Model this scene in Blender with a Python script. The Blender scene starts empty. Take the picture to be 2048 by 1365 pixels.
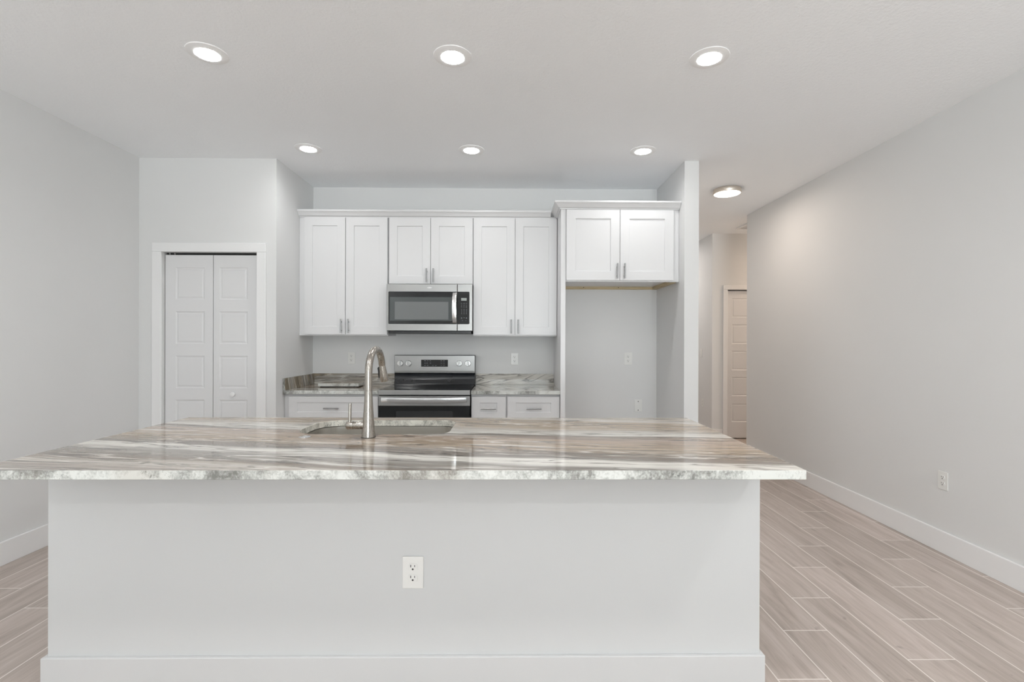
import bpy, bmesh, math, random
from mathutils import Vector, Matrix
# All lengths below are in inches; S turns them into metres.
S = 0.0254
PI = math.pi
sc = bpy.context.scene
COL = sc.collection

# ------------------------------------------------------------------ camera
cd = bpy.data.cameras.new('camera'); cam = bpy.data.objects.new('camera', cd); COL.objects.link(cam)
cd.sensor_width = 36.0; cd.sensor_fit = 'HORIZONTAL'
cd.lens = 973.22 * 36.0 / 2048.0
cd.shift_x = -8.555 / 2048.0
cd.clip_start = 0.05; cd.clip_end = 100
cam.matrix_world = (Matrix.Translation((0, 0, 52.54 * S)) @ Matrix.Rotation(-0.0112, 4, 'Z')
                    @ Matrix.Rotation(PI / 2 - 0.0007, 4, 'X') @ Matrix.Rotation(0.003, 4, 'Z'))
sc.camera = cam
# ------------------------------------------------------------------ view, world, daylight
vs = sc.view_settings
vs.view_transform = 'Standard'; vs.look = 'None'; vs.gamma = 1.0; vs.use_curve_mapping = False
vs.exposure = 0.16
SKY = 13.5                     # overcast daylight outside the rear windows
DOWN_W = 1.6                  # one recessed downlight
HALL_W = 5.8                  # flush light in the hall
ROOM_W = 10.0                  # added fill lamps behind the camera
SIDE_W = 17.0                  # lamp round the corner in the side hall
w = bpy.data.worlds.new('world'); sc.world = w; w.use_nodes = True
bg = w.node_tree.nodes['Background']
bg.inputs[1].default_value = SKY
wt = w.node_tree; _tc = wt.nodes.new('ShaderNodeTexCoord'); _sx = wt.nodes.new('ShaderNodeSeparateXYZ'); _rp = wt.nodes.new('ShaderNodeValToRGB')
_ma = wt.nodes.new('ShaderNodeMath'); _ma.operation = 'MULTIPLY_ADD'; _ma.inputs[1].default_value = 0.5; _ma.inputs[2].default_value = 0.5
wt.links.new(_tc.outputs['Generated'], _sx.inputs[0]); wt.links.new(_sx.outputs[2], _ma.inputs[0]); wt.links.new(_ma.outputs[0], _rp.inputs[0]); wt.links.new(_rp.outputs[0], bg.inputs[0])
_rp.color_ramp.elements[0].position = 0.485; _rp.color_ramp.elements[0].color = (1.22, 1.25, 1.30, 1)      # lower half of the world, brightened to light the ceiling
_rp.color_ramp.elements[1].position = 0.50; _rp.color_ramp.elements[1].color = (0.38, 0.405, 0.43, 1)      # sky
try:
    sc.cycles.max_bounces = 14; sc.cycles.diffuse_bounces = 8; sc.cycles.glossy_bounces = 6
    sc.cycles.sample_clamp_indirect = 6.0
    sc.cycles.caustics_reflective = False; sc.cycles.caustics_refractive = False
except Exception:
    pass

# room lines
XL, XR, XA, XB, XS = -118.1, 107.8, -74.75, 55.5, 60.1
YW, YP, YS, YH, YE, YREAR = 184.7, 155.8, 155.2, 259.5, 221.2, -270.0
ZC, BBH = 110.3, 5.5

# ------------------------------------------------------------------ helpers: meshes
WLOC = {}
def wloc(o):
    return WLOC.get(o.name, Vector((0, 0, 0)))

class MB:
    """collects faces in inches, world coordinates"""
    def __init__(self):
        self.v = []; self.f = []; self.mi = []; self.sm = []
    def add(self, verts, faces, mi=0, smooth=False):
        b = len(self.v); self.v += [tuple(p) for p in verts]
        for f in faces:
            self.f.append([b + i for i in f]); self.mi.append(mi); self.sm.append(smooth)
        return self
    def box(self, x0, x1, y0, y1, z0, z1, mi=0):
        v = [(x0,y0,z0),(x1,y0,z0),(x1,y1,z0),(x0,y1,z0),(x0,y0,z1),(x1,y0,z1),(x1,y1,z1),(x0,y1,z1)]
        return self.add(v, [(0,3,2,1),(4,5,6,7),(0,1,5,4),(1,2,6,5),(2,3,7,6),(3,0,4,7)], mi)
    def rings(self, rings, mi=0, cap0=True, cap1=True, smooth=True):
        n = len(rings[0]); v = [p for r in rings for p in r]; f = []
        for k in range(len(rings) - 1):
            for i in range(n):
                j = (i + 1) % n
                f.append((k*n+i, k*n+j, (k+1)*n+j, (k+1)*n+i))
        self.add(v, f, mi, smooth)
        if cap0: self.add(rings[0], [tuple(range(n))[::-1]], mi)
        if cap1: self.add(rings[-1], [tuple(range(n))], mi)
        return self
    def lathe(self, c, prof, axis='Z', n=40, mi=0, cap0=True, cap1=True, scale=1.0):
        """prof: list of (radius, height along axis)"""
        rs = []
        for r, h in prof:
            ring = []
            for i in range(n):
                a = 2 * PI * i / n; p, q = r * math.cos(a), r * math.sin(a)
                if axis == 'Z': ring.append((c[0]+p, c[1]+q, c[2]+h))
                elif axis == 'Y': ring.append((c[0]+p, c[1]+h, c[2]-q))
                else: ring.append((c[0]+h, c[1]+p, c[2]+q))
            rs.append(ring)
        return self.rings(rs, mi, cap0, cap1)
    def tube(self, path, radii, n=24, mi=0, caps=True):
        path = [Vector(p) for p in path]
        if not isinstance(radii, (list, tuple)): radii = [radii] * len(path)
        t = (path[1] - path[0]).normalized()
        u = t.orthogonal().normalized(); rs = []
        for i, p in enumerate(path):
            if i == 0: d = path[1] - path[0]
            elif i == len(path) - 1: d = path[-1] - path[-2]
            else: d = (path[i+1] - path[i]).normalized() + (path[i] - path[i-1]).normalized()
            d.normalize(); u = (u - d * u.dot(d)).normalized(); w_ = d.cross(u)
            rs.append([p + radii[i] * (u * math.cos(2*PI*k/n) + w_ * math.sin(2*PI*k/n)) for k in range(n)])
        return self.rings(rs, mi, caps, caps)
    def prism(self, poly, axis, a0, a1, mi=0, smooth=False):
        """poly: 2D outline; X axis -> (y,z), Y -> (x,z), Z -> (x,y)"""
        def P(p, a):
            return {'X': (a, p[0], p[1]), 'Y': (p[0], a, p[1]), 'Z': (p[0], p[1], a)}[axis]
        r0 = [P(p, a0) for p in poly]; r1 = [P(p, a1) for p in poly]
        return self.rings([r0, r1], mi, True, True, smooth)
    def front(self, x0, x1, z0, z1, yf, th, holes=(), prof=((0.0, 0.3),), mi=0):
        """slab with its face at yf (towards -Y), thickness th, stepped recesses at holes"""
        xs = sorted({x0, x1} | {h[0] for h in holes} | {h[1] for h in holes})
        zs = sorted({z0, z1} | {h[2] for h in holes} | {h[3] for h in holes})
        for i in range(len(xs)-1):
            for k in range(len(zs)-1):
                cx, cz = (xs[i]+xs[i+1])/2, (zs[k]+zs[k+1])/2
                q = [(xs[i],zs[k]),(xs[i+1],zs[k]),(xs[i+1],zs[k+1]),(xs[i],zs[k+1])]
                if not any(h[0] < cx < h[1] and h[2] < cz < h[3] for h in holes):
                    self.add([(a, yf, b) for a, b in q], [(0,1,2,3)], mi)
                self.add([(a, yf+th, b) for a, b in q], [(3,2,1,0)], mi)
        for i in range(len(xs)-1):
            a, b = xs[i], xs[i+1]
            self.add([(a,yf,z0),(b,yf,z0),(b,yf+th,z0),(a,yf+th,z0)], [(3,2,1,0)], mi)
            self.add([(a,yf,z1),(b,yf,z1),(b,yf+th,z1),(a,yf+th,z1)], [(0,1,2,3)], mi)
        for k in range(len(zs)-1):
            a, b = zs[k], zs[k+1]
            self.add([(x0,yf,a),(x0,yf+th,a),(x0,yf+th,b),(x0,yf,b)], [(3,2,1,0)], mi)
            self.add([(x1,yf,a),(x1,yf+th,a),(x1,yf+th,b),(x1,yf,b)], [(0,1,2,3)], mi)
        for h in holes:
            loops = [(0.0, 0.0)] + list(prof); prev = None
            for ins, dep in loops:
                L = [(h[0]+ins,yf+dep,h[2]+ins),(h[1]-ins,yf+dep,h[2]+ins),(h[1]-ins,yf+dep,h[3]-ins),(h[0]+ins,yf+dep,h[3]-ins)]
                if prev:
                    for i in range(4):
                        j = (i+1) % 4
                        self.add([prev[i], prev[j], L[j], L[i]], [(0,1,2,3)], mi)
                prev = L
            self.add(prev, [(0,1,2,3)], mi)
        return self
    def build(self, name, mats, parent=None, bevel=0.0, seg=2, sharp=35, weld=True, origin=None):
        if not isinstance(mats, (list, tuple)): mats = [mats]
        if parent is not None: off = wloc(parent)
        elif origin is not None: off = Vector(origin)
        else:
            xs = [p[0] for p in self.v]; ys = [p[1] for p in self.v]; zs = [p[2] for p in self.v]
            off = Vector(((min(xs)+max(xs))/2, (min(ys)+max(ys))/2, min(zs)))
        me = bpy.data.meshes.new(name)
        me.from_pydata([((Vector(p) - off) * S) for p in self.v], [], self.f)
        for m in mats: me.materials.append(m)
        for p, mi, sm in zip(me.polygons, self.mi, self.sm):
            p.material_index = mi; p.use_smooth = sm
        if weld:
            bm = bmesh.new(); bm.from_mesh(me)
            bmesh.ops.remove_doubles(bm, verts=bm.verts, dist=1e-6)
            bmesh.ops.recalc_face_normals(bm, faces=bm.faces)
            bm.to_mesh(me); bm.free()
        if any(self.sm): me.set_sharp_from_angle(angle=math.radians(sharp))
        o = bpy.data.objects.new(name, me); COL.objects.link(o)
        if parent is not None:
            o.parent = parent; WLOC[o.name] = off
        else:
            o.location = off * S; WLOC[o.name] = off
        if bevel > 0:
            b = o.modifiers.new('bevel', 'BEVEL'); b.width = bevel * S; b.segments = seg
            b.limit_method = 'ANGLE'; b.angle_limit = math.radians(40)
        return o

def tag(o, label, cat, group=None):
    o['label'] = label; o['category'] = cat
    if group: o['group'] = group
    return o
def thing(name, loc, label, cat, group=None):
    o = bpy.data.objects.new(name, None); COL.objects.link(o)
    o.empty_display_size = 0.05
    o.location = Vector(loc) * S; WLOC[o.name] = Vector(loc)
    return tag(o, label, cat, group)
def struct(o):
    o['kind'] = 'structure'; return o
def copy_tree(src, loc=None, label=None, parent=None, rotz=None):
    c = src.copy(); COL.objects.link(c); c.parent = parent
    if loc is not None: c.location = Vector(loc) * S; WLOC[c.name] = Vector(loc)
    if rotz is not None: c.rotation_euler = (0, 0, rotz)
    if label: c['label'] = label
    for ch in list(src.children): copy_tree(ch, parent=c)
    return c
def rrect(x0, x1, y0, y1, r, n=8):
    """rounded rectangle, counter-clockwise"""
    if not isinstance(r, (list, tuple)): r = [r] * 4
    pts = []
    for (cx, cy, a0, rr) in ((x1-r[0], y0+r[0], -90, r[0]), (x1-r[1], y1-r[1], 0, r[1]),
                             (x0+r[2], y1-r[2], 90, r[2]), (x0+r[3], y0+r[3], 180, r[3])):
        for k in range(n+1):
            a = math.radians(a0 + 90.0*k/n); pts.append((cx+rr*math.cos(a), cy+rr*math.sin(a)))
    return pts

# ------------------------------------------------------------------ helpers: materials
def srgb(r, g, b):
    def c(x):
        x /= 255.0
        return x/12.92 if x <= 0.04045 else ((x+0.055)/1.055)**2.4
    return (c(r), c(g), c(b), 1)
class NT:
    def __init__(self, name):
        self.m = bpy.data.materials.new(name); self.m.use_nodes = True
        self.t = self.m.node_tree; self.n = self.t.nodes; self.b = self.n['Principled BSDF']
    def node(self, typ, **kw):
        n = self.n.new(typ)
        for k, v in kw.items(): setattr(n, k, v)
        return n
    def link(self, a, b): self.t.links.new(a, b)
    def setin(self, sock, v):
        if isinstance(v, bpy.types.NodeSocket): self.link(v, sock)
        else: sock.default_value = v
    def math(self, op, a, b=0.0, c=None):
        n = self.node('ShaderNodeMath', operation=op)
        self.setin(n.inputs[0], a); self.setin(n.inputs[1], b)
        if c is not None: self.setin(n.inputs[2], c)
        return n.outputs[0]
    def pos(self):
        g = self.node('ShaderNodeNewGeometry'); v = self.node('ShaderNodeVectorMath', operation='SCALE')
        self.link(g.outputs['Position'], v.inputs[0]); v.inputs['Scale'].default_value = 1 / S
        s = self.node('ShaderNodeSeparateXYZ'); self.link(v.outputs[0], s.inputs[0])
        return v.outputs[0], s.outputs[0], s.outputs[1], s.outputs[2]
    def comb(self, x, y, z):
        n = self.node('ShaderNodeCombineXYZ')
        for i, v in enumerate((x, y, z)): self.setin(n.inputs[i], v)
        return n.outputs[0]
    def noise(self, vec, scale=1.0, detail=3.0, rough=0.5, dist=0.0):
        n = self.node('ShaderNodeTexNoise'); self.link(vec, n.inputs['Vector'])
        n.inputs['Scale'].default_value = scale; n.inputs['Detail'].default_value = detail
        n.inputs['Roughness'].default_value = rough; n.inputs['Distortion'].default_value = dist
        return n.outputs['Fac']
    def ramp(self, fac, stops, interp='LINEAR'):
        n = self.node('ShaderNodeValToRGB'); r = n.color_ramp; r.interpolation = interp
        while len(r.elements) < len(stops): r.elements.new(0.5)
        for e, (p, c) in zip(r.elements, stops):
            e.position = p; e.color = c if len(c) == 4 else (*c, 1)
        self.link(fac, n.inputs[0]); return n.outputs[0]
    def mix(self, fac, a, b, typ='MIX'):
        n = self.node('ShaderNodeMix', data_type='RGBA', blend_type=typ)
        self.setin(n.inputs[0], fac); self.setin(n.inputs[6], a); self.setin(n.inputs[7], b)
        return n.outputs[2]
    def bump(self, h, strength=0.3, dist=0.02):
        n = self.node('ShaderNodeBump'); n.inputs['Strength'].default_value = strength
        n.inputs['Distance'].default_value = dist * S
        self.link(h, n.inputs['Height']); self.link(n.outputs[0], self.b.inputs['Normal'])
    def set(self, col=None, rough=None, metal=None, spec=None, coat=None):
        b = self.b
        if col is not None: self.setin(b.inputs['Base Color'], col)
        if rough is not None: self.setin(b.inputs['Roughness'], rough)
        if metal is not None: b.inputs['Metallic'].default_value = metal
        if spec is not None: b.inputs['Specular IOR Level'].default_value = spec
        if coat is not None: b.inputs['Coat Weight'].default_value = coat; b.inputs['Coat Roughness'].default_value = 0.03
        return self.m
def paint(name, col, rough=0.55, peel=0.0, scale=2.0, spec=0.35):
    t = NT(name); v, x, y, z = t.pos()
    n = t.noise(v, 0.05, 2.0)
    c2 = tuple(min(1, k*1.03) for k in col[:3]) + (1,)
    c = t.mix(n, col, c2)
    if peel > 0:
        h = t.noise(v, scale, 3.0, 0.55, 0.4); t.bump(h, peel, 0.12)
    return t.set(c, rough, 0, spec)
def metal(name, col, rough, brush=None, br=0.15):
    t = NT(name); v, x, y, z = t.pos()
    if brush == 'X': vec = t.comb(t.math('MULTIPLY', x, 0.15), t.math('MULTIPLY', y, 12.0), t.math('MULTIPLY', z, 12.0))
    elif brush == 'Z': vec = t.comb(t.math('MULTIPLY', x, 12.0), t.math('MULTIPLY', y, 12.0), t.math('MULTIPLY', z, 0.15))
    else: vec = v
    n = t.noise(vec, 1.0, 3.0, 0.6)
    r = t.math('MULTIPLY_ADD', n, br, rough - br/2)
    return t.set(col, r, 1.0)
def plain(name, col, rough=0.4, spec=0.5, coat=None):
    t = NT(name); v, *_ = t.pos(); n = t.noise(v, 0.4, 2.0)
    c = t.mix(n, col, tuple(k*0.96 for k in col[:3]) + (1,))
    return t.set(c, rough, 0, spec, coat)
def glow(name, col, strength):
    m = bpy.data.materials.new(name); m.use_nodes = True; b = m.node_tree.nodes['Principled BSDF']
    b.inputs['Base Color'].default_value = (0.9, 0.9, 0.9, 1)
    b.inputs['Emission Color'].default_value = col; b.inputs['Emission Strength'].default_value = strength
    return m

M_wall = paint('wall_paint', (0.70, 0.703, 0.70, 1), 0.6, 0.10, 1.6)
M_ceil = paint('ceiling_texture_paint', (0.91, 0.925, 0.94, 1), 0.8, 0.65, 1.7, 0.2)
M_trim = paint('trim_paint', (0.79, 0.79, 0.79, 1), 0.35)
M_rim = metal('light_rim_nickel', (0.80, 0.74, 0.66, 1), 0.4, None)
M_ring = plain('fixture_white', (0.92, 0.92, 0.92, 1), 0.5)
M_door = paint('door_paint', (0.70, 0.70, 0.705, 1), 0.4)
M_cab = paint('cabinet_paint', (0.69, 0.69, 0.695, 1), 0.32, 0, 1, 0.45)
M_isl = paint('island_wall_paint', (0.60, 0.608, 0.61, 1), 0.55, 0.06, 1.6)
M_islb = paint('island_trim_darkened', (0.61, 0.613, 0.615, 1), 0.4)  # trim paint darkened here to offset the stronger front light
M_plate = plain('outlet_plastic', (0.78, 0.78, 0.76, 1), 0.3)
M_slot = plain('outlet_slot_dark', (0.03, 0.03, 0.03, 1), 0.6)
M_steel = metal('brushed_stainless', (0.44, 0.437, 0.43, 1), 0.33, 'X')
M_steel2 = metal('darkened_stainless', (0.34, 0.337, 0.33, 1), 0.33, 'X')  # same stainless, darkened to tone down bright reflections
M_basin = metal('sink_stainless', (0.62, 0.60, 0.56, 1), 0.30, 'X', 0.1)
M_nickel = metal('brushed_nickel', (0.40, 0.375, 0.34, 1), 0.27, 'Z', 0.1)
M_pull = metal('satin_pull_metal', (0.36, 0.36, 0.36, 1), 0.3, None)
M_handle = metal('polished_handle_metal', (0.74, 0.74, 0.74, 1), 0.2, 'X', 0.1)
M_blk = plain('black_glass', (0.012, 0.013, 0.014, 1), 0.06, 0.5)
M_blkpl = plain('black_plastic', (0.02, 0.021, 0.022, 1), 0.35)
M_curve = plain('black_enamel', (0.012, 0.014, 0.017, 1), 0.16)
M_win = plain('oven_window_screen', (0.075, 0.085, 0.085, 1), 0.12, 0.5)
M_win2 = plain('oven_window_cavity', (0.17, 0.18, 0.18, 1), 0.15, 0.5)
M_lcd = plain('grey_display', (0.30, 0.33, 0.31, 1), 0.3)
M_key = plain('grey_key_print', (0.22, 0.24, 0.25, 1), 0.4)
M_mark = plain('pale_badge', (0.75, 0.75, 0.75, 1), 0.3)
M_knob = metal('knob_metal', (0.62, 0.62, 0.61, 1), 0.25, None)
M_dark = plain('dark_gap', (0.02, 0.02, 0.02, 1), 0.8)
M_gasket = plain('rubber_gasket', (0.03, 0.03, 0.03, 1), 0.6)
M_lens = glow('light_lens', (1, 1, 0.99, 1), 45.0)
M_lensw = glow('warm_light_lens', (1, 0.95, 0.87, 1), 6.0)

def wood_cleat():
    t = NT('raw_pine'); v, x, y, z = t.pos()
    n = t.noise(t.comb(t.math('MULTIPLY', x, 0.2), t.math('MULTIPLY', y, 0.2), t.math('MULTIPLY', z, 4.0)), 1, 4)
    return t.set(t.ramp(n, [(0.3, srgb(176, 158, 122)), (0.7, srgb(206, 190, 156))]), 0.6)
M_pine = wood_cleat()

def floor_mat():
    """wood-look porcelain planks laid along Y, 8.03 x 32.8 in, stepped joints, pale grout"""
    t = NT('wood_look_plank_tile'); v, x, y, z = t.pos()
    W, L = 8.03, 32.8
    u = t.math('DIVIDE', t.math('SUBTRACT', x, 41.6), W); row = t.math('FLOOR', u)
    fu = t.math('SUBTRACT', u, row)
    wob = t.math('MULTIPLY', t.math('SINE', t.math('MULTIPLY', row, 2.4)), 0.02)
    off = t.math('ADD', t.math('MULTIPLY', row, 12.27 / L), wob)
    q = t.math('SUBTRACT', t.math('DIVIDE', t.math('SUBTRACT', y, 75.1), L), off)
    cell = t.math('FLOOR', q); fq = t.math('SUBTRACT', q, cell)
    eu = t.math('MULTIPLY', t.math('MINIMUM', fu, t.math('SUBTRACT', 1.0, fu)), W)
    eq = t.math('MULTIPLY', t.math('MINIMUM', fq, t.math('SUBTRACT', 1.0, fq)), L)
    e = t.math('MINIMUM', eu, eq)
    grout = t.math('LESS_THAN', e, 0.10)
    wn = t.node('ShaderNodeTexWhiteNoise', noise_dimensions='3D')
    t.link(t.comb(row, cell, 3.0), wn.inputs['Vector']); rnd = wn.outputs['Value']
    r2 = t.math('MULTIPLY', rnd, 57.0)
    g1 = t.noise(t.comb(t.math('ADD', t.math('MULTIPLY', x, 0.55), r2), t.math('MULTIPLY', y, 0.05), r2), 1, 5, 0.62, 0.8)
    g2 = t.noise(t.comb(t.math('ADD', t.math('MULTIPLY', x, 2.6), r2), t.math('MULTIPLY', y, 0.10), r2), 1, 5, 0.7, 0.4)
    c = t.ramp(g1, [(0.22, srgb(140, 129, 121)), (0.45, srgb(161, 150, 142)), (0.6, srgb(171, 160, 153)), (0.8, srgb(182, 173, 167))])
    c = t.mix(t.math('MULTIPLY', t.ramp(g2, [(0.45, (0,0,0)), (0.75, (1,1,1))]), 0.22), c, srgb(128, 116, 108))
    kn = t.noise(t.comb(t.math('ADD', t.math('MULTIPLY', x, 0.35), r2), t.math('MULTIPLY', y, 0.16), r2), 1, 2, 0.5, 1.5)
    c = t.mix(t.math('MULTIPLY', t.ramp(kn, [(0.70, (0,0,0)), (0.78, (1,1,1))]), 0.5), c, srgb(104, 94, 88))
    tint = t.ramp(rnd, [(0.0, (1.13, 1.13, 1.13)), (0.5, (1.24, 1.25, 1.26)), (1.0, (1.35, 1.35, 1.37))])
    c = t.mix(1.0, c, tint, 'MULTIPLY')
    c = t.mix(grout, c, srgb(226, 219, 213))
    h = t.math('MINIMUM', t.math('MULTIPLY', e, 8.0), 1.0)
    hh = t.math('ADD', h, t.math('MULTIPLY', g2, 0.12))
    t.bump(hh, 0.25, 0.05)
    return t.set(c, t.math('MULTIPLY_ADD', g2, 0.15, 0.33), 0, 0.45)
M_floor = floor_mat()

def stone_top(name, dx=0.0, dv=0.0, slope=0.14, kind='island', axis='Y'):
    """banded quartzite: long veins nearly parallel to X"""
    t = NT(name); v, x, y, z = t.pos()
    if axis == 'Z': y = t.math('MULTIPLY', z, 1.0)          # upright slabs: bands run along X, stacked in Z
    if axis == 'side': x, y = z, y
    x = t.math('ADD', x, dx)
    warp = t.noise(t.comb(t.math('MULTIPLY', x, 0.016), t.math('MULTIPLY', y, 0.035), 1.7), 1, 3, 0.5)
    vv = t.math('ADD', t.math('ADD', y, dv), t.math('MULTIPLY', x, slope))
    vv = t.math('MULTIPLY_ADD', t.math('SUBTRACT', warp, 0.5), 9.0, vv)
    s1 = t.noise(t.comb(t.math('MULTIPLY', x, 0.035), t.math('MULTIPLY', vv, 0.50), 0.3), 1, 8, 0.62, 0.5)
    s2 = t.noise(t.comb(t.math('MULTIPLY', x, 0.014), t.math('MULTIPLY', vv, 0.17), 5.3), 1, 4, 0.55, 0.4)
    s3 = t.noise(t.comb(t.math('MULTIPLY', x, 0.03), t.math('MULTIPLY', vv, 0.34), 9.1), 1, 5, 0.5, 0.9)
    fine = t.noise(t.comb(t.math('MULTIPLY', x, 0.35), t.math('MULTIPLY', vv, 3.2), 2.2), 1, 6, 0.7)
    tt = t.math('DIVIDE', t.math('SUBTRACT', vv, 50.0), 62.0)
    tt = t.math('MULTIPLY_ADD', t.math('SUBTRACT', s2, 0.5), 0.16, tt)
    grey, gbr, tan, pink, white, pale = srgb(144,140,134), srgb(132,121,110), srgb(164,147,127), srgb(167,151,138), srgb(212,209,202), srgb(186,180,171)
    if kind == 'island':
        base = t.ramp(tt, [(0.0, grey), (0.10, srgb(160,151,143)), (0.15, pale), (0.19, gbr), (0.255, grey), (0.275, white), (0.315, white), (0.33, srgb(128,122,116)),
                           (0.38, gbr), (0.44, tan), (0.55, pink), (0.585, srgb(120,112,104)), (0.60, white), (0.68, pale), (0.74, tan), (0.82, tan), (0.87, pale), (1.0, tan)])
    elif kind == 'brown':
        base = t.ramp(s2, [(0.35, srgb(126,116,98)), (0.5, srgb(152,140,120)), (0.6, srgb(150,146,138)), (0.7, white)])
    else:
        base = t.ramp(s2, [(0.3, srgb(150,146,140)), (0.45, srgb(180,177,170)), (0.6, white)])
    c = base
    fw = t.ramp(s1, [(0.56, (0,0,0)), (0.66, (1,1,1))]); c = t.mix(t.math('MULTIPLY', fw, 0.75), c, white)
    fd = t.ramp(s1, [(0.32, (1,1,1)), (0.45, (0,0,0))]); c = t.mix(t.math('MULTIPLY', fd, 0.65), c, srgb(118,110,103))
    ridge = t.math('ABSOLUTE', t.math('SUBTRACT', s3, 0.5))
    c = t.mix(t.math('MULTIPLY', t.ramp(ridge, [(0.0, (1,1,1)), (0.024, (0,0,0))]), 0.8), c, srgb(84,79,74))
    ridge2 = t.math('ABSOLUTE', t.math('SUBTRACT', s3, 0.56))
    c = t.mix(t.math('MULTIPLY', t.ramp(ridge2, [(0.0, (1,1,1)), (0.016, (0,0,0))]), 0.6), c, srgb(226,222,214))
    ff = t.ramp(fine, [(0.3, (0.86,0.86,0.86)), (0.6, (1.05,1.05,1.05))]); c = t.mix(1.0, c, ff, 'MULTIPLY')
    return t.set(c, t.math('MULTIPLY_ADD', fine, 0.03, 0.045), 0, 0.5)

def stone_edge(name, seed=0.0, tan=False):
    """cut edge across the veins: cloudy white and grey with dark flecks"""
    t = NT(name); v, x, y, z = t.pos()
    vec = t.comb(t.math('ADD', x, seed), y, t.math('MULTIPLY', z, 0.8))
    a = t.noise(vec, 0.10, 2, 0.5); b = t.noise(vec, 0.55, 6, 0.66, 0.6); c_ = t.noise(vec, 3.6, 4, 0.75)
    f = t.math('ADD', t.math('MULTIPLY', b, 0.8), t.math('MULTIPLY', t.math('SUBTRACT', a, 0.5), 0.8))
    f = t.math('ADD', f, t.math('MULTIPLY', t.math('SUBTRACT', c_, 0.5), 0.42))
    c = t.ramp(f, [(0.22, srgb(122,122,118)), (0.33, srgb(158,159,155)), (0.40, srgb(186,188,184)), (0.52, srgb(214,216,212))])
    reg = t.ramp(t.noise(vec, 0.16, 2, 0.5), [(0.50, (0,0,0)), (0.62, (1,1,1))])
    sp = t.ramp(t.noise(vec, 2.6, 5, 0.75), [(0.36, (1,1,1)), (0.44, (0,0,0))])
    c = t.mix(t.math('MULTIPLY', t.math('MULTIPLY', sp, reg), 0.85), c, srgb(70,76,72))
    rg2 = t.ramp(t.noise(vec, 0.09, 1, 0.5), [(0.55, (0,0,0)), (0.68, (1,1,1))])
    c = t.mix(t.math('MULTIPLY', rg2, 0.25), c, srgb(168,156,142))
    if tan: c = t.mix(1.0, c, (1.28, 1.22, 1.14, 1), 'MULTIPLY')  # tan tint, with colour brightened to offset shade in the cut-out
    return t.set(c, 0.12, 0, 0.5)
M_top = stone_top('island_stone')
M_edge = stone_edge('island_stone_edge')
M_topL = stone_top('left_counter_stone', 40, -95, 0.05, 'island')
M_topR = stone_top('right_counter_stone', 90, 30, 0.05, 'pale')
M_bsL = stone_top('left_backsplash_stone', 12, 0, -0.02, 'brown', 'Z')
M_bsR = stone_top('right_backsplash_stone', 70, 33, -0.08, 'pale', 'Z')
M_bsS = stone_top('side_splash_stone', 0, 8, 0.3, 'brown', 'side')
M_edge2 = stone_edge('counter_stone_edge', 31.0)

# ------------------------------------------------------------------ room shell
def shell(name, boxes, mat, bevel=0.0):
    m = MB()
    for b in boxes: m.box(*b)
    return struct(m.build(name, mat, bevel=bevel, weld=False))
T = 4.0
shell('floor', [(XL-T, 224, YREAR-T, 349, -2, 0)], M_floor)
shell('ceiling', [(XL-T, 224, YREAR-T, 349, ZC, ZC+4)], M_ceil)
KY0, KY1, KZ0, KZ1 = -75.0, -25.0, 30.0, 84.0     # unseen left-wall window, added to brighten right wall and floor
shell('wall_left', [(XL-T, XL, KY1, YW, 0, ZC), (XL-T, XL, YREAR-T, KY0, 0, ZC), (XL-T, XL, KY0, KY1, 0, KZ0), (XL-T, XL, KY0, KY1, KZ1, ZC)], M_wall)
LY0, LY1, LZ0, LZ1 = -235.0, -75.0, 10.0, 98.0     # unseen right-wall window, added for more daylight
shell('wall_right', [(XR, XR+T, LY1, YE, 0, ZC), (XR, XR+T, YREAR-T, LY0, 0, ZC), (XR, XR+T, LY0, LY1, 0, LZ0), (XR, XR+T, LY0, LY1, LZ1, ZC), (XR+T, 220, YE-T, YE, 0, ZC)], M_wall)
shell('wall_back', [(XL-T, XB, YW, YW+T, 0, ZC)], M_wall)
PX0, PX1, PZ = -110.7, -80.7, 80.4
shell('wall_pantry', [(XL, PX0, YP, YP+T, 0, ZC), (PX1, XA, YP, YP+T, 0, ZC), (PX0, PX1, YP, YP+T, PZ, ZC),
                      (XA-T, XA, YP+T, YW, 0, ZC)], M_wall)
shell('wall_partition', [(XB, XS, YS, 345, 0, ZC)], M_wall)
HX0, HX1 = 115.9, 147.9
shell('wall_hall_far', [(XR, HX0, YH, YH+T, 0, ZC), (HX1, 220, YH, YH+T, 0, ZC), (HX0, HX1, YH, YH+T, 80.2, ZC),
                    (XR, XR+T, YH+T, 345, 0, ZC)], M_wall)
shell('wall_hall_end', [(XB, 224, 345, 349, 0, ZC), (220, 224, YE-T, 345, 0, ZC)], M_wall)
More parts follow.
